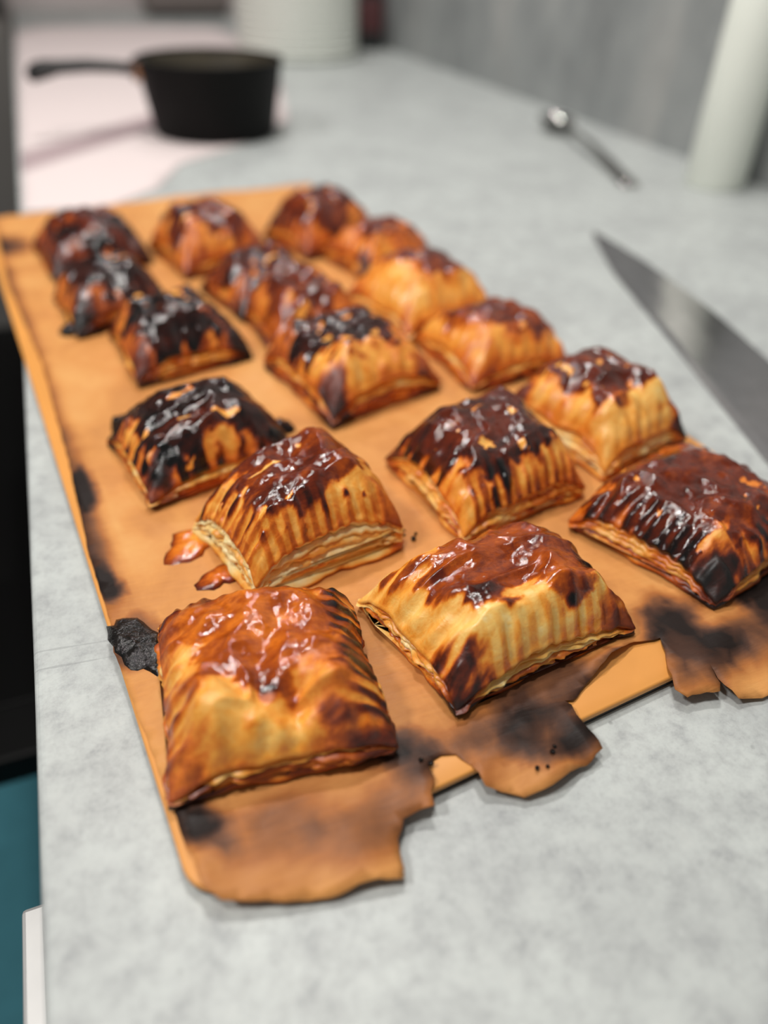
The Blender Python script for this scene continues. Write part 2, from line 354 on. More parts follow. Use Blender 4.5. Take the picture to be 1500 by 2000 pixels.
def make_pastry(cfg):
    name, corners = cfg['name'], np.array(cfg['c'])
    ctr = corners.mean(0); C4 = corners - ctr; seed = cfg['seed']; N = cfg.get('n', 60)
    H, rim0 = cfg.get('H', 0.019) * 0.70, cfg.get('rim', 0.011) * 1.22
    lv = cfg.get('layers', 4)
    root = empty(name, (ctr[0], ctr[1], PZ)); tag(root, cfg['label'], 'pastry', 'puff pastry squares on the baking paper')
    g = np.linspace(-1, 1, N); u, v = np.meshgrid(g, g)          # row i -> v (front -1 .. back +1)
    # corners order BL, BR, FR, FL
    def bil(u, v):
        a, b = (u + 1) / 2, (v + 1) / 2
        return [((1 - a) * b * C4[0, k] + a * b * C4[1, k] + a * (1 - b) * C4[2, k] + (1 - a) * (1 - b) * C4[3, k]) for k in (0, 1)]
    # outline: edges bow in, edge waviness, corners stay pointed
    bow = cfg.get('bow', 0.05)
    ue = u * (1 - bow * (1 - v * v) * u * u + 0.045 * fbm(v * 2.2 + 5, u * 0.8, seed + 1, 3) * np.abs(u))
    ve = v * (1 - bow * (1 - u * u) * v * v + 0.045 * fbm(u * 2.2 - 5, v * 0.8, seed + 2, 3) * np.abs(v))
    X, Y = bil(ue, ve)
    eu, ev = 1 - np.abs(u), 1 - np.abs(v)
    gfun = lambda e: 1 - (1 - np.clip(e / cfg.get('sh', 0.66), 0, 1)) ** 2.1
    dome = gfun(eu) * gfun(ev)
    ou, ov = cfg.get('off', (0, 0))
    dome = dome * (1 + ou * u + ov * v)
    corn = (u * u * v * v) ** 1.5
    em = np.minimum(eu, ev)                                       # distance to nearest edge
    rimv = rim0 * (1 - 0.55 * corn) * (1 + 0.25 * fbm(u * 1.3, v * 1.3, seed + 3, 2))
    lift = cfg.get('lift', (0, 0, 0, 0))                          # extra rim height at BL BR FR FL
    a, b = (u + 1) / 2, (v + 1) / 2
    rimv = rimv + (1 - a) * b * lift[0] + a * b * lift[1] + a * (1 - b) * lift[2] + (1 - a) * (1 - b) * lift[3]
    Z = rimv + H * dome + 0.0030 * fbm(u * 1.7, v * 1.7, seed + 4, 3) * sstep(0, .4, em) + 0.0011 * fbm(u * 5, v * 5, seed + 5, 3)
    for (lu, lv_, lr, la) in cfg.get('lumps', []): Z = Z + la * np.exp(-(((u - lu) ** 2 + (v - lv_) ** 2) / lr ** 2))
    rb_ = random.Random(seed)
    for q in range(26):                                           # blisters under the glaze
        bu, bv, br, ba = rb_.uniform(-.8, .8), rb_.uniform(-.8, .8), rb_.uniform(.05, .17), rb_.uniform(.0004, .0015)
        Z = Z + ba * np.exp(-(((u - bu) ** 2 + (v - bv) ** 2) / br ** 2))
    wu, wv2 = u + 0.25 * fbm(u * 2, v * 2, seed + 70, 2), v + 0.25 * fbm(u * 2, v * 2, seed + 71, 2)
    Z = Z + 0.0016 * (1 - np.abs(noise2(wu * 2.6, wv2 * 2.6, seed + 72)) * 2) * sstep(0.05, 0.4, em)
    # fork crimps: grooves running inwards from the edge
    along = np.where(eu < ev, v, u); kf = cfg.get('forks', 15)
    ph = along * kf * math.pi / 2 + 1.2 * fbm(along * 3, em * 3, seed + 6, 2)
    cmask = sstep(0.30, 0.10, em) * sstep(0.0, 0.05, em) * sstep(0.96, 0.8, np.maximum(np.abs(along), 0)) * cfg.get('crimp', 1.0)
    groove = np.cos(ph); Z = Z + 0.00105 * cmask * groove
    Z = Z - 0.0012 * sstep(0.10, 0.0, em)                         # the rim rolls over
    # browning of the lid
    nz = fbm(u * 2.4, v * 2.4, seed + 7, 6); st = fbm(u * 3 + 2 * v, v * 10 - 3 * u, seed + 8, 4)
    pu, pv_ = cfg.get('patch', (0, 0)); ps = cfg.get('psize', 0.75) * 1.13
    rr = (np.abs((u - pu) / ps) ** 2.6 + np.abs((v - pv_) / ps) ** 2.6) ** (1 / 2.6)
    f = 1.0 - rr + 0.55 * nz + 0.22 * st + 0.15 * cfg.get('comb0', 1.0) * groove * sstep(0.38, 0.12, em)
    w = cfg.get('edgew', 0.07)
    isl = noise2(u * 5.2 + 1.5 * nz, v * 5.2 + 3, seed + 73) + 0.5 * st
    f = f - 1.3 * sstep(0.78, 0.86, isl) * cfg.get('isl', 1.0)     # flakes lifted off the glaze
    patch = sstep(-w, w, f)
    lvl = cfg.get('brown', 0.6) + cfg.get('bvar', 0.16) * fbm(u * 2.2 + 9, v * 2.2, seed + 9, 4) + 0.10 * st
    base = cfg.get('gold', 0.24) + 0.18 * fbm(u * 2 - 4, v * 2, seed + 10, 4)
    bake = base * (1 - patch) + lvl * patch
    halo = sstep(-0.35, 0.0, f) * (1 - patch); bake = bake + 0.10 * halo
    bake = bake + cfg.get('rimb', 0.10) * sstep(0.09, 0.0, em)
    cn = [(-1, 1), (1, 1), (1, -1), (-1, -1)]
    for (cu, cv), amt in zip(cn, cfg.get('burn', (0.2, 0.2, 0.2, 0.2))):
        d = np.sqrt((u - cu) ** 2 + (v - cv) ** 2) + 0.35 * nz + 0.3 * st; bake = bake + amt * sstep(0.52, 0.12, d)
    for (lu, lv_, lr, la) in cfg.get('marks', []):
        d = np.sqrt((u - lu) ** 2 + (v - lv_) ** 2) / lr + 0.6 * nz + 0.2 * st; bake = bake + la * sstep(1.1, 0.6, d)
    for side_, amt in cfg.get('comb', {}).items():                # fork-marked edges catch more colour on their ridges
        e_, al = {'R': (1 - u, v), 'L': (1 + u, v), 'F': (1 + v, u), 'B': (1 - v, u)}[side_]
        rdg = np.cos(al * kf * 0.85 * math.pi + 1.6 * fbm(al * 3, e_ * 3, seed + 75, 2)); msk = sstep(0.42 + 0.25 * nz, 0.12, e_) * sstep(0.97, 0.75, np.abs(al))
        bake = bake + amt * msk * sstep(-0.5, 0.7, rdg) * (0.6 + 0.8 * sstep(-0.3, 0.3, nz)); Z = Z + 0.0005 * msk * rdg
    Z = Z + 0.0003 * patch
    gl = np.clip(0.25 + 0.75 * patch + 0.3 * nz, 0, 1)
    P = np.stack([X, Y, Z], -1).reshape(-1, 3); idx = perim_idx(N); M = len(idx)
    F = []
    ii, jj = np.meshgrid(np.arange(N - 1), np.arange(N - 1), indexing='ij'); q = (ii * N + jj).ravel()
    F = np.stack([q, q + 1, q + N + 1, q + N], 1).tolist()
    per = P[idx]; cen2 = np.zeros(2)
    tang = np.roll(per, -1, 0) - np.roll(per, 1, 0); out = np.stack([tang[:, 1], -tang[:, 0]], 1); out /= np.linalg.norm(out, axis=1)[:, None] + 1e-9
    if np.mean(np.sum(out * per[:, :2], 1)) < 0: out = -out
    def ring(off, zz): return np.stack([per[:, 0] + out[:, 0] * off, per[:, 1] + out[:, 1] * off, np.broadcast_to(zz, per[:, 2].shape)], 1)
    pz = per[:, 2]; rings = [ring(0.0006, pz - 0.0008), ring(0.0003, pz - 0.0019), ring(-0.0012, pz - 0.0025), ring(-0.006, pz - 0.0026)]
    V = np.concatenate([P] + rings); base_i = N * N
    loops = [idx] + [np.arange(M) + base_i + k * M for k in range(4)]
    for k in range(4):
        a_, b_ = loops[k], loops[k + 1]; an, bn = np.roll(a_, -1), np.roll(b_, -1)
        F += np.stack([a_, b_, bn, an], 1).tolist()
    rb = bake.ravel()[idx]; bk_ = np.concatenate([bake.ravel(), rb, rb * 0.9, rb * 0.6 + 0.05, rb * 0.5]); gk = np.concatenate([gl.ravel()] + [gl.ravel()[idx] * 0.6] * 4)
    o = mesh_obj('top_crust', V, F, M_PASTRY, root, {'bake': np.clip(bk_, 0, 1.05), 'gloss': gk})
    o.data.validate()
    # flaky layers between lid and base, each a thin sheet of its own with its own ragged outline
    sub = idx[::max(1, N // 45)]; step = max(1, N // 45)
    per = per[::step]; out = out[::step]; pz = pz[::step]; M = len(per); arc = np.arange(M) / M * 40.0
    sgn_u, sgn_v = u.ravel()[sub], v.ravel()[sub]
    zb = 0.0032; top = np.maximum(pz - 0.0022, zb + 0.0006)
    sb = cfg.get('side', 0.10); sdark = cfg.get('sdark', 0.25)
    per_c = np.array([fbm(arc * 0.8, 0 * arc, seed + 50, 2)])[0]
    def ringp(off, zz):
        return np.stack([per[:, 0] + out[:, 0] * off, per[:, 1] + out[:, 1] * off, zz], 1)
    for k in range(lv):
        t0, t1 = k / lv, (k + 1) / lv
        z0 = zb + (top - zb) * t0; z1 = zb + (top - zb) * t1; th = (z1 - z0)
        puff = 0.0016 * math.sin(math.pi * (t0 + t1) / 2) + cfg.get('spread', 0.0010) * (1 - t0)
        wob = 0.0022 * fbm(arc * 0.9, 0 * arc + k * 5.3, seed + 20 + k, 4) + 0.0005 * noise2(arc * 3, 0 * arc, seed + 40 + k)
        off = -0.0014 + puff + wob
        zw = 0.0009 * fbm(arc * 0.7, 0 * arc + 3.7 * k, seed + 60 + k, 3) * np.minimum(1, th / 0.002)
        rr_ = [ringp(off - 0.010, z1 + zw), ringp(off - 0.0008, z1 + zw + 0.0002), ringp(off, z1 + zw - 0.18 * th), ringp(off + 0.0003, z0 + zw + 0.5 * th), ringp(off - 0.0004, z0 + zw + 0.1 * th), ringp(off - 0.003, z0 + zw), ringp(off - 0.010, z0 + zw)]
        V, F = slab(rr_)
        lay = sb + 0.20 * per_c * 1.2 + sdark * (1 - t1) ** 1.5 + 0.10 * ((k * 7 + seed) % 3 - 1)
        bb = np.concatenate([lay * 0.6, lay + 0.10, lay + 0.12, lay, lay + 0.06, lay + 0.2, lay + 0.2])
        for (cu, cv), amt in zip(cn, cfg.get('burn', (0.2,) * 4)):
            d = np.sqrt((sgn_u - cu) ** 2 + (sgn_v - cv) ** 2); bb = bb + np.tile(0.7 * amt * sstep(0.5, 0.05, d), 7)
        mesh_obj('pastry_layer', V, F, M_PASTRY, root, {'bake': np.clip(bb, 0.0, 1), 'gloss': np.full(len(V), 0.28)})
    # cooked filling that shows through gaps between lid and layers
    inn = per.copy(); inn[:, :2] *= (0.93 + 0.045 * (sgn_u * sgn_v) ** 2)[:, None]
    r0 = inn.copy(); r0[:, 2] = np.maximum(pz - 0.0026, 0.0036); r1 = inn.copy(); r1[:, 2] = 0.003
    V, F = slab([r0, r1]); mesh_obj('filling', V, F, M_PASTRY, root, {'bake': np.full(len(V), 0.34), 'gloss': np.full(len(V), 0.6)})
    # base crust
    wob = 0.0016 * fbm(arc * 0.6, 0 * arc, seed + 80, 3); off = 0.0006 + wob + cfg.get('basew', 0.0)
    rr_ = [ringp(off - 0.012, 0 * pz + 0.0042), ringp(off - 0.0015, 0 * pz + 0.0036), ringp(off, 0 * pz + 0.0026), ringp(off + 0.0002, 0 * pz + 0.0014), ringp(off - 0.0012, 0 * pz + 0.0003), ringp(off - 0.004, 0 * pz + 0.0002)]
    V, F = slab(rr_); bb0 = cfg.get('baseb', 0.42) + 0.25 * fbm(arc * 0.5, 0 * arc, seed + 90, 3)
    bb = np.concatenate([bb0 - .1, bb0, bb0 + 0.05, bb0 + 0.15, bb0 + 0.3, bb0 + 0.35])
    for (cu, cv), amt in zip(cn, cfg.get('burn', (0.2,) * 4)):
        d = np.sqrt((sgn_u - cu) ** 2 + (sgn_v - cv) ** 2); bb = bb + np.tile(0.8 * amt * sstep(0.6, 0.05, d), 6)
    mesh_obj('base_crust', V, F, M_PASTRY, root, {'bake': np.clip(bb, 0, 1), 'gloss': np.full(len(V), 0.3)})
    # leaks: drips of cooked filling on the paper beside it (world tray coords a, b, ra, rb, rot, bake)
    for (la, lb, ra, rb_, rot, lbk) in cfg.get('leaks', []):
        wx, wy = t2w(la, lb); drip(wx - ctr[0], wy - ctr[1], ra, rb_, rot, lbk, root, seed + int(la * 1000))
    return root

def drip(x, y, ra, rb, rot, bkv, parent, seed, name='leaked_filling', mat=None, hgt=0.0022):
    if bkv > 0.9 and mat is None: hgt = 0.0055
    elif mat is None: hgt = 0.0015
    n, m = 26, 7; V = []; B_ = []
    for k in range(m):
        r = k / (m - 1)
        for i in range(n):
            a = 2 * math.pi * i / n
            w = 1 + 0.55 * float(fbm(np.array(math.cos(a) * 1.6 + 3), np.array(math.sin(a) * 1.6), seed, 3))
            px, py = ra * r * w * math.cos(a), rb * r * w * math.sin(a)
            zz = hgt * math.sqrt(max(0, 1 - r ** 3)) * (1 + 0.5 * float(fbm(np.array(px * 300), np.array(py * 300), seed + 1, 3))) + 0.0002
            V.append((x + px * math.cos(rot) - py * math.sin(rot), y + px * math.sin(rot) + py * math.cos(rot), zz)); B_.append(bkv + 0.35 * r ** 3 - 0.1)
    F = [(k * n + i, k * n + (i + 1) % n, (k + 1) * n + (i + 1) % n, (k + 1) * n + i) for k in range(m - 1) for i in range(n)]
    F = [tuple(reversed(f)) for f in F]
    return mesh_obj(name, V, F, mat or M_PASTRY, parent, {'bake': np.clip(B_, 0, 1), 'gloss': [1.0] * len(V)})

PASTRIES = [
 dict(k='P1', c=[(-0.0023,0.1907),(0.0625,0.1780),(0.0552,0.1170),(-0.0095,0.1229)], n=120, label='golden puff pastry square nearest the camera, amber glaze, front-left corner of the tray',
      H=0.019, rim=0.010, lift=(0, 0, 0.004, 0.001), brown=0.50, gold=0.27, psize=0.72, patch=(-0.10, 0.28), isl=0.0, comb={'R': 0.40, 'L': 0.12, 'B': 0.12}, burn=(0.15, 0.0, 0.35, 0.22), side=0.20, sdark=0.32, baseb=0.50, layers=6, seed=11, lumps=[(-0.55,-0.66,0.26,0.0045),(-0.15,-0.55,0.14,-0.0025),(0.14,-0.62,0.17,-0.005),(0.5,-0.55,0.25,0.0035),(-0.15,-0.8,0.10,0.002)], marks=[(0.88,-0.25,0.26,0.30),(-0.05,-0.55,0.10,0.25)]),
 dict(k='P2', c=[(0.0200,0.2407),(0.0820,0.2617),(0.0930,0.2040),(0.0323,0.1936)], n=110, lift=(0,0,0.005,0.002), basew=0.002, label='puff pastry square with pale flaky open side, second from the front in the left row',
      H=0.020, rim=0.016, brown=0.64, gold=0.22, psize=0.80, patch=(0.14, 0.25), comb={'F': 0.14, 'L': 0.12}, burn=(0.0, 0.1, 0.2, 0.0), side=-0.02, sdark=0.05, baseb=0.12, layers=6, seed=23, leaks=[(0.0425,0.231,0.0125,0.0095,0.6,0.42),(0.0455,0.2075,0.0095,0.0060,0.25,0.52)]),
 dict(k='P3', c=[(-0.0073,0.3159),(0.0574,0.3341),(0.0703,0.2736),(0.0043,0.2596)], n=90, label='puff pastry square with nearly black glossy top and charred corners, third in the left row',
      H=0.021, rim=0.012, brown=0.86, gold=0.28, psize=0.95, patch=(0.08, 0.15), comb0=0.5, burn=(0.6, 0.6, 0.6, 0.25), side=0.16, sdark=0.2, baseb=0.35, seed=37, marks=[(-0.75,-0.75,0.25,0.45)], leaks=[(0.103,0.294,0.006,0.0045,0,0.98),(0.107,0.277,0.004,0.0055,0.3,0.98),(0.036,0.329,0.006,0.004,0,0.98)]),
 dict(k='P4', c=[(0.0045,0.4319),(0.0600,0.4434),(0.0738,0.3797),(0.0117,0.3669)], label='black-topped puff pastry square with burnt right corner, fourth in the left row',
      H=0.020, rim=0.012, brown=0.90, gold=0.30, psize=0.90, comb0=0.4, burn=(0.5, 0.5, 0.65, 0.3), side=0.2, seed=41, leaks=[(0.105,0.372,0.006,0.005,0.4,0.98)]),
 dict(k='P5', c=[(-0.0236,0.4982),(0.0289,0.5154),(0.0450,0.4582),(-0.0133,0.4355)], label='scorched puff pastry square with charred left and right corners, fifth in the left row',
      H=0.018, rim=0.012, brown=0.86, gold=0.34, comb0=0.4, psize=0.85, burn=(0.5, 0.6, 0.7, 0.7), side=0.28, seed=53, leaks=[(0.034,0.447,0.008,0.006,0.2,0.98)]),
 dict(k='P6', c=[(-0.0331,0.6007),(0.0322,0.6114),(0.0431,0.5434),(-0.0221,0.5268)], label='unevenly scorched puff pastry square in the back-left corner of the tray',
      H=0.018, rim=0.012, brown=0.80, gold=0.42, comb0=0.4, psize=0.85, bvar=0.4, burn=(0.3, 0.5, 0.4, 0.3), side=0.4, seed=67),
 dict(k='Q1', c=[(0.0655,0.1783),(0.1430,0.1888),(0.1515,0.1342),(0.0775,0.1243)], n=120, label='puff pastry square with red-brown glazed dome and dark pinched tip, front of the middle row',
      H=0.021, rim=0.011, brown=0.59, gold=0.13, psize=0.74, patch=(0.27, 0.28), isl=0.0, comb0=0.5, comb={'R': 0.22, 'F': 0.12}, burn=(0.0, 0.05, 0.35, 0.62), side=0.12, sdark=0.25, baseb=0.35, layers=5, seed=79, marks=[(0.85,-0.35,0.25,0.25),(0.28,-0.80,0.10,0.3),(-0.45,-0.35,0.22,0.25),(-0.6,0.2,0.12,0.2)]),
 dict(k='Q2', c=[(0.1086,0.2592),(0.1761,0.2753),(0.1805,0.2085),(0.1160,0.1968)], n=110, label='puff pastry square with dark brown dripping glaze, second in the middle row',
      H=0.022, rim=0.013, brown=0.76, gold=0.24, comb={'F': 0.20}, psize=0.80, patch=(0.0, 0.22), burn=(0.4, 0.3, 0.1, 0.0), side=0.12, sdark=0.15, baseb=0.28, layers=5, seed=83, leaks=[(0.141,0.243,0.004,0.006,0,0.95)]),
 dict(k='Q3', c=[(0.0793,0.3675),(0.1400,0.3873),(0.1617,0.3158),(0.0944,0.2955)], n=90, label='puff pastry square with black-brown crown and tan sides, third in the middle row',
      H=0.020, rim=0.014, brown=0.82, gold=0.28, comb0=0.4, psize=0.74, patch=(0.05, 0.15), burn=(0.3, 0.3, 0.3, 0.4), side=0.24, sdark=0.3, seed=97),
 dict(k='Q4', c=[(0.0835,0.4353),(0.1392,0.4462),(0.1473,0.3881),(0.0880,0.3715)], label='brown-topped puff pastry square half hidden behind the third of the middle row',
      H=0.020, rim=0.013, brown=0.68, gold=0.32, comb0=0.4, psize=0.75, seed=101, side=0.25),
 dict(k='Q5', c=[(0.0667,0.4847),(0.1191,0.5133),(0.1364,0.4537),(0.0820,0.4297)], label='puff pastry square with charred left corner, fifth in the middle row',
      H=0.018, rim=0.012, brown=0.74, gold=0.32, comb0=0.4, psize=0.78, burn=(0.7, 0.3, 0.2, 0.6), side=0.3, seed=113),
 dict(k='Q6', c=[(0.0452,0.5747),(0.1085,0.6072),(0.1237,0.5268),(0.0598,0.5074)], label='brown-domed puff pastry square at the back of the middle row',
      H=0.024, rim=0.013, brown=0.72, gold=0.32, comb0=0.4, psize=0.72, seed=127, side=0.28),
 dict(k='R1', c=[(0.1619,0.1920),(0.2345,0.2192),(0.2555,0.1480),(0.1865,0.1339)], n=110, label='flat red-brown puff pastry square cut off by the right edge, front of the right row',
      H=0.015, rim=0.012, brown=0.66, gold=0.30, comb={'L': 0.12, 'F': 0.2}, psize=0.88, patch=(0.1, 0.12), burn=(0.1, 0.2, 0.5, 0.55), side=0.2, sdark=0.3, baseb=0.35, layers=4, seed=131),
 dict(k='R2', c=[(0.1790,0.2801),(0.2402,0.2964),(0.2494,0.2283),(0.1958,0.2157)], n=90, label='round-domed puff pastry with pale cream front and charred right tip, second in right row',
      H=0.022, rim=0.014, brown=0.68, gold=0.20, comb0=0.4, psize=0.78, patch=(0.15, 0.25), burn=(0.4, 0.2, 0.75, 0.0), side=0.06, sdark=0.05, baseb=0.25, seed=149),
 dict(k='R3', c=[(0.1688,0.3697),(0.2367,0.3797),(0.2394,0.3133),(0.1762,0.3060)], label='golden puff pastry square with red-brown crown, third in the right row',
      H=0.018, rim=0.012, brown=0.64, gold=0.26, comb0=0.4, psize=0.68, patch=(0.15, 0.15), side=0.18, seed=151),
 dict(k='R4', c=[(0.1491,0.4388),(0.2230,0.4629),(0.2311,0.3880),(0.1665,0.3723)], label='golden puff pastry square with smooth pale left side, fourth in the right row',
      H=0.023, rim=0.014, brown=0.66, gold=0.26, comb0=0.4, psize=0.62, patch=(0.3, 0.1), side=0.15, seed=163),
 dict(k='R5', c=[(0.1614,0.5208),(0.2233,0.5430),(0.2363,0.4812),(0.1755,0.4642)], label='puff pastry square with a black burnt spot, fifth in the right row',
      H=0.019, rim=0.012, brown=0.68, gold=0.34, comb0=0.4, psize=0.75, patch=(0.15, 0.2), burn=(0.1, 0.5, 0.5, 0.75), side=0.25, seed=173),
 dict(k='R6', c=[(0.1328,0.5778),(0.1998,0.6147),(0.2145,0.5416),(0.1483,0.5190)], label='tall brown-domed puff pastry square in the back-right corner of the tray',
      H=0.026, rim=0.014, brown=0.72, gold=0.34, comb0=0.4, psize=0.8, seed=181, burn=(0.5,0.2,0.2,0.2), side=0.28),
]
for cfg in PASTRIES:
    cfg['name'] = 'puff_pastry'; make_pastry(cfg)

# burnt filling puddle beside the nearest pastry, and loose crumbs
wx, wy = t2w(0.0095, 0.186)
pud = empty('burnt_filling_puddle', (wx, wy, PZ))
tag(pud, 'shiny black burnt filling puddle on the paper left of the nearest pastry', 'burnt filling')
drip(0, 0, 0.0075, 0.0155, TY + 0.28, 1.0, pud, 5, 'charred_crust', M_CHAR, 0.0022)
CRUMBS = [(0.121,0.195,.0011),(0.1235,0.1975,.0007),(0.119,0.199,.0006),(0.0755,0.1035,.0009),(0.0735,0.106,.0007),(0.1205,0.2015,.0005),(0.103,0.0885,.0007),(0.106,0.0875,.0006),(0.110,0.0905,.0008),(0.112,0.092,.0006)]
rnd = random.Random(4)
for a, b, r in CRUMBS:
    bm = bmesh.new(); bmesh.ops.create_icosphere(bm, subdivisions=2, radius=r)
    for vtx in bm.verts: vtx.co *= 1 + 0.35 * (rnd.random() - .5)
    d = (A - a) ** 2 + (B - b) ** 2; zz = float(z[np.argmin(d)])
    wx, wy = t2w(a, b); o = bm_obj('burnt_crumb', bm, M_CHAR, None, True, (wx, wy, zz + r * 0.7))
    if b > 0.15: tag(o, 'tiny black burnt crumb on the paper beside the second left-row pastry', 'crumb', 'burnt crumbs between the pastries')
    elif b > 0.1: tag(o, 'tiny black burnt crumb at the torn notch in the front paper edge', 'crumb', 'burnt crumbs at the torn notch')
    else: tag(o, 'tiny black burnt crumb on the middle torn paper flap', 'crumb', 'burnt crumbs on the middle flap')

# ------------------------------------------------------------------ saucepan
pan = empty('saucepan', (0.174, 0.975, 0)); tag(pan, 'black saucepan with long handle to the left standing behind the tray', 'saucepan')
RB, RTP, PH = 0.069, 0.081, 0.077
V, F = lathe([(0.001, 0.0), (RB - 0.004, 0.0), (RB, 0.004), (RTP, PH - 0.002), (RTP + 0.0015, PH), (RTP - 0.001, PH + 0.001), (RTP - 0.003, PH - 0.002)], 64)
mesh_obj('body', V, F, M_PAN, pan)
V, F = lathe([(RTP - 0.003, PH - 0.002), (RB - 0.001, 0.008), (RB - 0.006, 0.005), (0.001, 0.005)], 64)
mesh_obj('interior', V, F, M_PANIN, pan)
bm = bmesh.new()
secs = [(-0.079, .066, .011, .006), (-0.10, .070, .008, .006), (-0.13, .072, .009, .0065), (-0.16, .071, .010, .007), (-0.176, .069, .011, .0095), (-0.188, .066, .009, .009), (-0.193, .065, .003, .003)]
prev = None
for (sx, sz, wy_, wz) in secs:
    ring_ = [bm.verts.new((sx, wy_ * math.cos(q * math.pi / 6), sz + wz * math.sin(q * math.pi / 6))) for q in range(12)]
    if prev:
        for i in range(12): bm.faces.new((prev[i], prev[(i + 1) % 12], ring_[(i + 1) % 12], ring_[i]))
    else: bm.faces.new(ring_)
    prev = ring_
bm.faces.new(prev)
h = bm_obj('handle', bm, M_BLACKP, pan, True)
bm_obj('handle_bracket', box_bm(-0.086, -0.072, -0.012, 0.012, 0.056, 0.076, 0.002), M_STEEL, pan)

# pale pink tea towel under the pan
tp = [(-0.041, 0.715), (0.03, 0.712), (0.075, 0.755), (0.11, 0.84), (0.20, 0.915), (0.275, 1.02), (0.34, 1.30), (0.40, 1.75), (0.39, 2.05), (0.2, 2.1), (0.0, 2.08), (-0.040, 2.0), (-0.041, 1.4)]
trim_ = resample(tp, 0.02); tg = np.array([(a, b) for a in np.arange(-0.03, 0.40, 0.02) for b in np.arange(0.73, 2.09, 0.02)]); tg = tg[inside(tg[:, 0], tg[:, 1], trim_)]
dm = np.array([np.min(np.sum((trim_ - q) ** 2, 1)) for q in tg]); tg = tg[dm > 0.008 ** 2]
res = delaunay_2d_cdt([Vector((float(a), float(b))) for a, b in np.concatenate([trim_, tg])], [(i, (i + 1) % len(trim_)) for i in range(len(trim_))], [list(range(len(trim_)))], 1, 1e-7)
tv = [(v.x, v.y, 0.0012 + 0.0006 * abs(float(fbm(np.array(v.x * 14), np.array(v.y * 14), 6, 3)))) for v in res[0]]
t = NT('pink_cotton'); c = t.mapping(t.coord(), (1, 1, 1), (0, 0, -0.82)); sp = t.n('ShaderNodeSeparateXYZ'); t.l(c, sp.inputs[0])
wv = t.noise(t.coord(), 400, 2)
shade_band = t.ramp(sp.outputs[1], [(0.600, (0, 0, 0, 1)), (0.612, (1, 1, 1, 1)), (0.655, (1, 1, 1, 1)), (0.667, (0, 0, 0, 1))])  # pan handle's mauve shade painted into the cloth colour
t.set(Base_Color=t.mix(shade_band, lin(226, 212, 210), lin(176, 156, 158)), Roughness=0.85, Normal=t.bump(wv, 0.2))
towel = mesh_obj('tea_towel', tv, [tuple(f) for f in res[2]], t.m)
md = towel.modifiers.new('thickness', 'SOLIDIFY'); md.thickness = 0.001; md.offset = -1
tag(towel, 'pale pink cloth with a painted band of mauve shade lying under the saucepan', 'tea towel')

# stack of white plates
prof = [(0.001, 0.0), (0.080, 0.0), (0.100, 0.0008), (0.1065, 0.0020), (0.1095, 0.0040), (0.1112, 0.0072), (0.1112, 0.0100), (0.1095, 0.0116), (0.106, 0.0117), (0.100, 0.0085), (0.080, 0.006), (0.001, 0.006)]
V, F = lathe(prof, 56); first = None
for i in range(11):
    zz = i * 0.0118
    if first is None: o = first = mesh_obj('plate', V, F, M_WHITE, None)
    else: o = first.copy(); COL.objects.link(o)
    o.location = (0.452, 1.585, zz)
    ordn = ['lowest', 'second', 'third', 'fourth', 'fifth', 'sixth', 'seventh', 'eighth', 'ninth', 'tenth', 'eleventh'][i]
    tag(o, ('lowest' if i == 0 else ordn + ' from the bottom') + ' white plate in the tall stack behind the saucepan', 'plate', 'plates in the white stack')

# dark bottle with a red label, far along the wall
bt = empty('bottle', (0.622, 1.66, 0)); tag(bt, 'small dark bottle with red label beside the plate stack', 'bottle')
V, F = lathe([(0.001, 0), (0.026, 0), (0.028, 0.004), (0.028, 0.11), (0.022, 0.13), (0.011, 0.145), (0.011, 0.175), (0.001, 0.175)], 32); mesh_obj('glass_body', V, F, M_DARK, bt)
V, F = lathe([(0.0283, 0.03), (0.0286, 0.031), (0.0286, 0.085), (0.0283, 0.086)], 32); mesh_obj('paper_label', V, F, M_RED, bt)
V, F = lathe([(0.0125, 0.165), (0.0128, 0.166), (0.0128, 0.184), (0.001, 0.185)], 24); mesh_obj('cap', V, F, M_BLACKP, bt)

# grey-brown box appliance at the far end of the worktop
ap = empty('toaster', (0.37, 2.33, 0)); tag(ap, 'blurred grey-brown box-shaped toaster at the far end of the worktop', 'toaster')
bm_obj('housing', box_bm(-0.105, 0.105, -0.06, 0.06, 0.012, 0.17, 0.012, 3), M_BOX, ap, True)
bm_obj('foot_plate', box_bm(-0.095, 0.095, -0.05, 0.05, 0.0, 0.012, 0.002), M_BLACKP, ap)
bm_obj('lever', box_bm(-0.015, 0.015, -0.075, -0.058, 0.10, 0.11, 0.002), M_BLACKP, ap)
for s in (-1, 1): bm_obj('bread_slot', box_bm(-0.07, 0.07, s * 0.025 - 0.011, s * 0.025 + 0.011, 0.167, 0.1705, 0.001), M_BLACKP, ap)

# tall white cylinder by the wall
cy = empty('kitchen_roll', (0.612, 0.627, 0)); tag(cy, 'tall white cylindrical roll standing upright by the grey wall', 'kitchen roll')
V, F = lathe([(0.012, 0.0), (0.0275, 0.0), (0.029, 0.002), (0.029, 0.248), (0.0275, 0.25), (0.012, 0.25), (0.012, 0.0)], 48); mesh_obj('paper_sheets', V, F, M_WHITE2, cy)
V, F = lathe([(0.0118, 0.001), (0.0118, 0.2515), (0.0105, 0.2515), (0.0105, 0.001)], 32); mesh_obj('cardboard_core', V, F, M_BOX, cy)

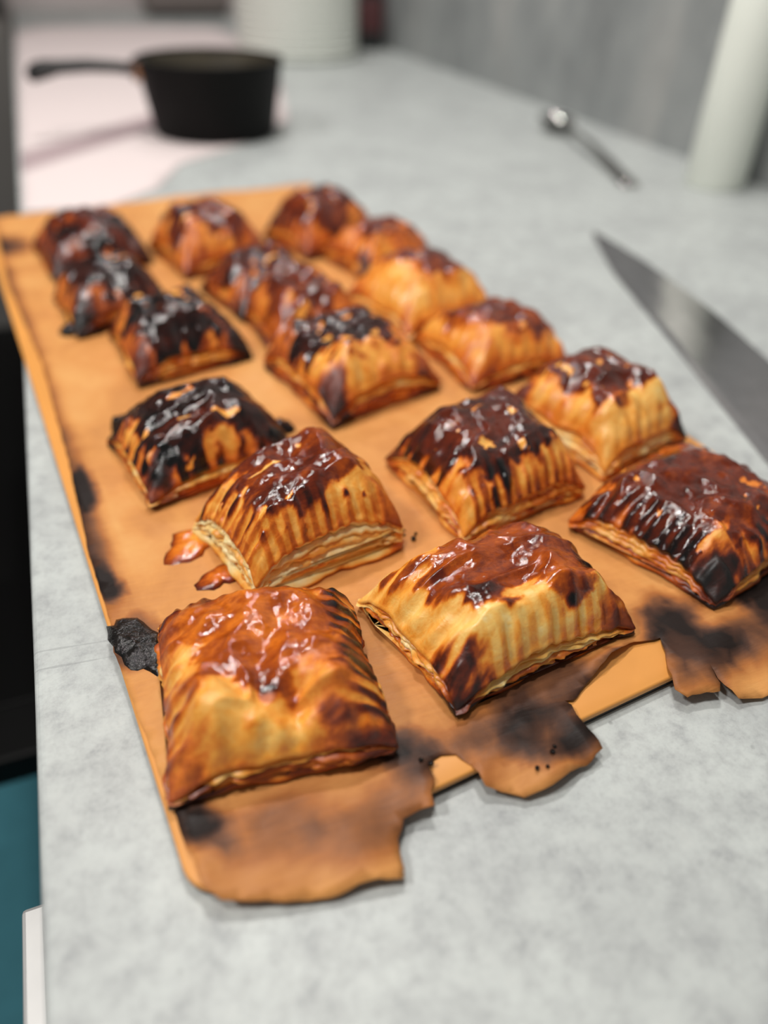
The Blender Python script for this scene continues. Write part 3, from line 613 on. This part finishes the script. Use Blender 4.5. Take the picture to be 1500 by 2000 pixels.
# spoon
sp = empty('spoon', (0.555, 0.83, 0)); tag(sp, 'steel spoon lying on the worktop near the wall with a bright glint', 'spoon')
d0 = Vector((0.520, 0.640, 0)) - Vector((0.583, 0.885, 0)); L_ = d0.length; ax = d0.normalized(); sd = Vector((-ax.y, ax.x, 0)); org = Vector((0.583, 0.885, 0)) - Vector((0.555, 0.83, 0))
V, F = [], []
n, m = 24, 8
for layer in (0, 1):
    for k in range(m):
        r = k / (m - 1)
        for i in range(n):
            a = 2 * math.pi * i / n; wv_ = 0.021 * (1 - 0.12 * math.cos(a))
            q = org + ax * (0.033 * r * math.cos(a)) + sd * (wv_ * r * math.sin(a))
            V.append((q.x, q.y, 0.0012 + 0.013 * r * r + 0.0012 * layer))
    for k in range(m - 1):
        for i in range(n):
            f = (layer * n * m + k * n + i, layer * n * m + k * n + (i + 1) % n, layer * n * m + (k + 1) * n + (i + 1) % n, layer * n * m + (k + 1) * n + i)
            F.append(f if layer else tuple(reversed(f)))
for i in range(n):
    a, b = (m - 1) * n + i, (m - 1) * n + (i + 1) % n; F.append((a, b, b + n * m, a + n * m))
mesh_obj('bowl', V, F, M_STEELD, sp)
bm = bmesh.new(); prev = None
for k in range(15):
    s_ = k / 14; q = org + ax * (0.030 + (L_ - 0.030) * s_); zz = 0.0135 * (1 - s_) ** 1.5 + 0.0022 + 0.006 * math.sin(math.pi * s_); wd = 0.0038 + 0.0050 * s_ ** 2; th = 0.0013
    ring_ = [bm.verts.new((q + sd * wd * sx) + Vector((0, 0, zz + th * sz))) for sx, sz in ((-1, -.6), (-.6, -1), (.6, -1), (1, -.6), (1, .6), (.6, 1), (-.6, 1), (-1, .6))]
    if prev:
        for i in range(8): bm.faces.new((prev[i], prev[(i + 1) % 8], ring_[(i + 1) % 8], ring_[i]))
    else: bm.faces.new(ring_)
    prev = ring_
bm.faces.new(prev); bm_obj('handle', bm, M_STEELD, sp, True)

# chef's knife: spine towards the wall, curved edge towards the tray
kn = empty('chef_knife', (0.34, 0.36, 0)); tag(kn, 'large steel chef knife lying right of the tray, black handle out of frame', 'knife')
edge_pts = [(0.399, 0.527), (0.381, 0.487), (0.363, 0.445), (0.346, 0.392), (0.331, 0.344), (0.316, 0.300), (0.301, 0.254), (0.286, 0.208), (0.281, 0.192)]
spine_pts = [(0.4005, 0.527), (0.400, 0.492), (0.397, 0.452), (0.390, 0.405), (0.383, 0.362), (0.374, 0.325), (0.363, 0.285), (0.350, 0.235), (0.343, 0.205)]
V, F = [], []
K = len(edge_pts)
for (e, s) in zip(edge_pts, spine_pts):
    e = np.array(e) - (0.34, 0.36); s = np.array(s) - (0.34, 0.36)
    for w_, zt, zb_ in ((0, .0010, .0006), (0.10, .0017, .0005), (0.55, .0025, .0004), (1.0, .0030, .0002)):
        q = e + (s - e) * w_; V += [(q[0], q[1], zt), (q[0], q[1], zb_)]
for i in range(K - 1):
    for w_ in range(3):
        a = i * 8 + w_ * 2; b = a + 8
        F += [(a, a + 2, b + 2, b), (a + 1, b + 1, b + 3, a + 3)]
    a = i * 8; F += [(a, a + 8, a + 9, a + 1), (a + 6, a + 7, a + 15, a + 14)]
for i in (0, K - 1):
    for w_ in range(3):
        a = i * 8 + w_ * 2; f = (a, a + 1, a + 3, a + 2); F.append(f if i == 0 else tuple(reversed(f)))
mesh_obj('blade', V, F, M_STEEL, kn, smooth=False)
def bar(name, p, q, w0, w1, z0, z1, mat, parent, bev):
    p = Vector(p); q = Vector(q); d = (q - p).normalized(); s = Vector((-d.y, d.x)); bm = bmesh.new()
    pts_ = [p + s * w0, p - s * w0, q - s * w1, q + s * w1]
    f = bm.faces.new([bm.verts.new((a.x, a.y, z0)) for a in pts_]); ex = bmesh.ops.extrude_face_region(bm, geom=[f])
    for v_ in ex['geom']:
        if isinstance(v_, bmesh.types.BMVert): v_.co.z = z1
    bmesh.ops.bevel(bm, geom=bm.edges[:], offset=bev, segments=3, profile=0.5, affect='EDGES')
    return bm_obj(name, bm, mat, parent, True)
bar('bolster', (0.348 - .34, 0.222 - .36), (0.342 - .34, 0.190 - .36), 0.009, 0.010, 0.0, 0.010, M_STEEL, kn, 0.002)
hd = bar('handle', (0.3425 - .34, 0.192 - .36), (0.318 - .34, 0.075 - .36), 0.0105, 0.0125, 0.0, 0.016, M_BLACKP, kn, 0.004)
for q in (0.25, 0.5, 0.75):
    bm = bmesh.new(); bmesh.ops.create_cone(bm, segments=16, radius1=0.003, radius2=0.003, depth=0.001, cap_ends=True)
    bm_obj('rivet', bm, M_STEEL, hd, False, (0.0025 - 0.0245 * q, -0.168 - 0.117 * q, 0.0162))

# ------------------------------------------------------------------ below the worktop's front edge
cab = empty('base_cabinet', (0.25, -0.05, -0.9)); tag(cab, 'teal kitchen drawer cabinet with steel bar handle under the worktop edge', 'cabinet')
def cbx(name, x0, x1, y0, y1, z0, z1, mat, parent=cab, bev=0.001):
    o_ = parent
    wl = Vector((0, 0, 0)); q = o_
    while q is not None: wl += q.location; q = q.parent
    return bm_obj(name, box_bm(x0 - wl.x, x1 - wl.x, y0 - wl.y, y1 - wl.y, z0 - wl.z, z1 - wl.z, bev), mat, parent)
cbx('carcass', -0.018, 0.62, -0.33, 0.245, -0.9, -0.040, M_CAB)
for i, (z0, z1) in enumerate(((-0.20, -0.045), (-0.50, -0.205), (-0.82, -0.505))):
    fr = cbx('drawer_front', -0.038, -0.0185, -0.328, 0.243, z0, z1, M_CAB)
    zc = z1 - 0.02
    hnd = cbx('bar_handle', -0.064, -0.056, -0.22, 0.146, zc - 0.006, zc + 0.006, M_NICKEL, fr, 0.0015)
    for yy in (-0.19, 0.12): cbx('handle_post', -0.0565, -0.0375, yy, yy + 0.01, zc - 0.004, zc + 0.004, M_STEEL, fr)
ov = empty('oven', (0.25, 0.67, -0.9)); tag(ov, 'black built-in oven with its door folded down under the worktop, left of the tray', 'oven')
for (n_, x0, x1, y0, y1, z0, z1) in (('side_wall', -0.02, 0.60, 0.335, 0.355, -0.60, -0.042), ('side_wall', -0.02, 0.60, 0.995, 1.015, -0.60, -0.042), ('back_wall', 0.58, 0.60, 0.355, 0.995, -0.60, -0.042),
                                     ('cavity_floor', -0.02, 0.58, 0.355, 0.995, -0.24, -0.225), ('control_panel', -0.040, -0.0205, 0.336, 1.014, -0.085, -0.043)):
    cbx(n_, x0, x1, y0, y1, z0, z1, M_OVEN, ov)
dr = cbx('door', -0.44, -0.022, 0.336, 1.014, -0.245, -0.220, M_OVEN, ov, 0.003)
cbx('door_glass', -0.40, -0.06, 0.38, 0.97, -0.2205, -0.2185, M_DARKG, dr)
cbx('door_handle', -0.425, -0.41, 0.40, 0.95, -0.285, -0.270, M_BLACKP, dr, 0.004)
for yy in (0.42, 0.92): cbx('handle_bracket', -0.422, -0.413, yy, yy + 0.012, -0.272, -0.244, M_STEEL, dr)
cbx('chrome_hinge', -0.075, -0.022, 0.366, 0.372, -0.219, -0.215, M_STEEL, dr)
cb2 = empty('tall_cabinet', (-0.35, 2.2, -0.9)); tag(cb2, 'tall dark grey cabinet beyond the tray at the top left edge', 'cabinet')
cbx('carcass', -0.62, -0.050, 1.92, 2.53, -0.9, 1.0, M_TALL, cb2)
cbx('door', -0.618, -0.052, 1.90, 1.919, -0.82, 0.03, M_TALL, cb2)
cbx('door', -0.618, -0.052, 1.90, 1.919, 0.04, 0.99, M_BLACKP, cb2)
rug = bm_obj('floor_mat', box_bm(-0.95, -0.06, -0.3, 1.3, -0.9, -0.892, 0.003), M_MAT)
tag(rug, 'plain teal mat on the floor below the worktop edge, bottom left', 'mat')
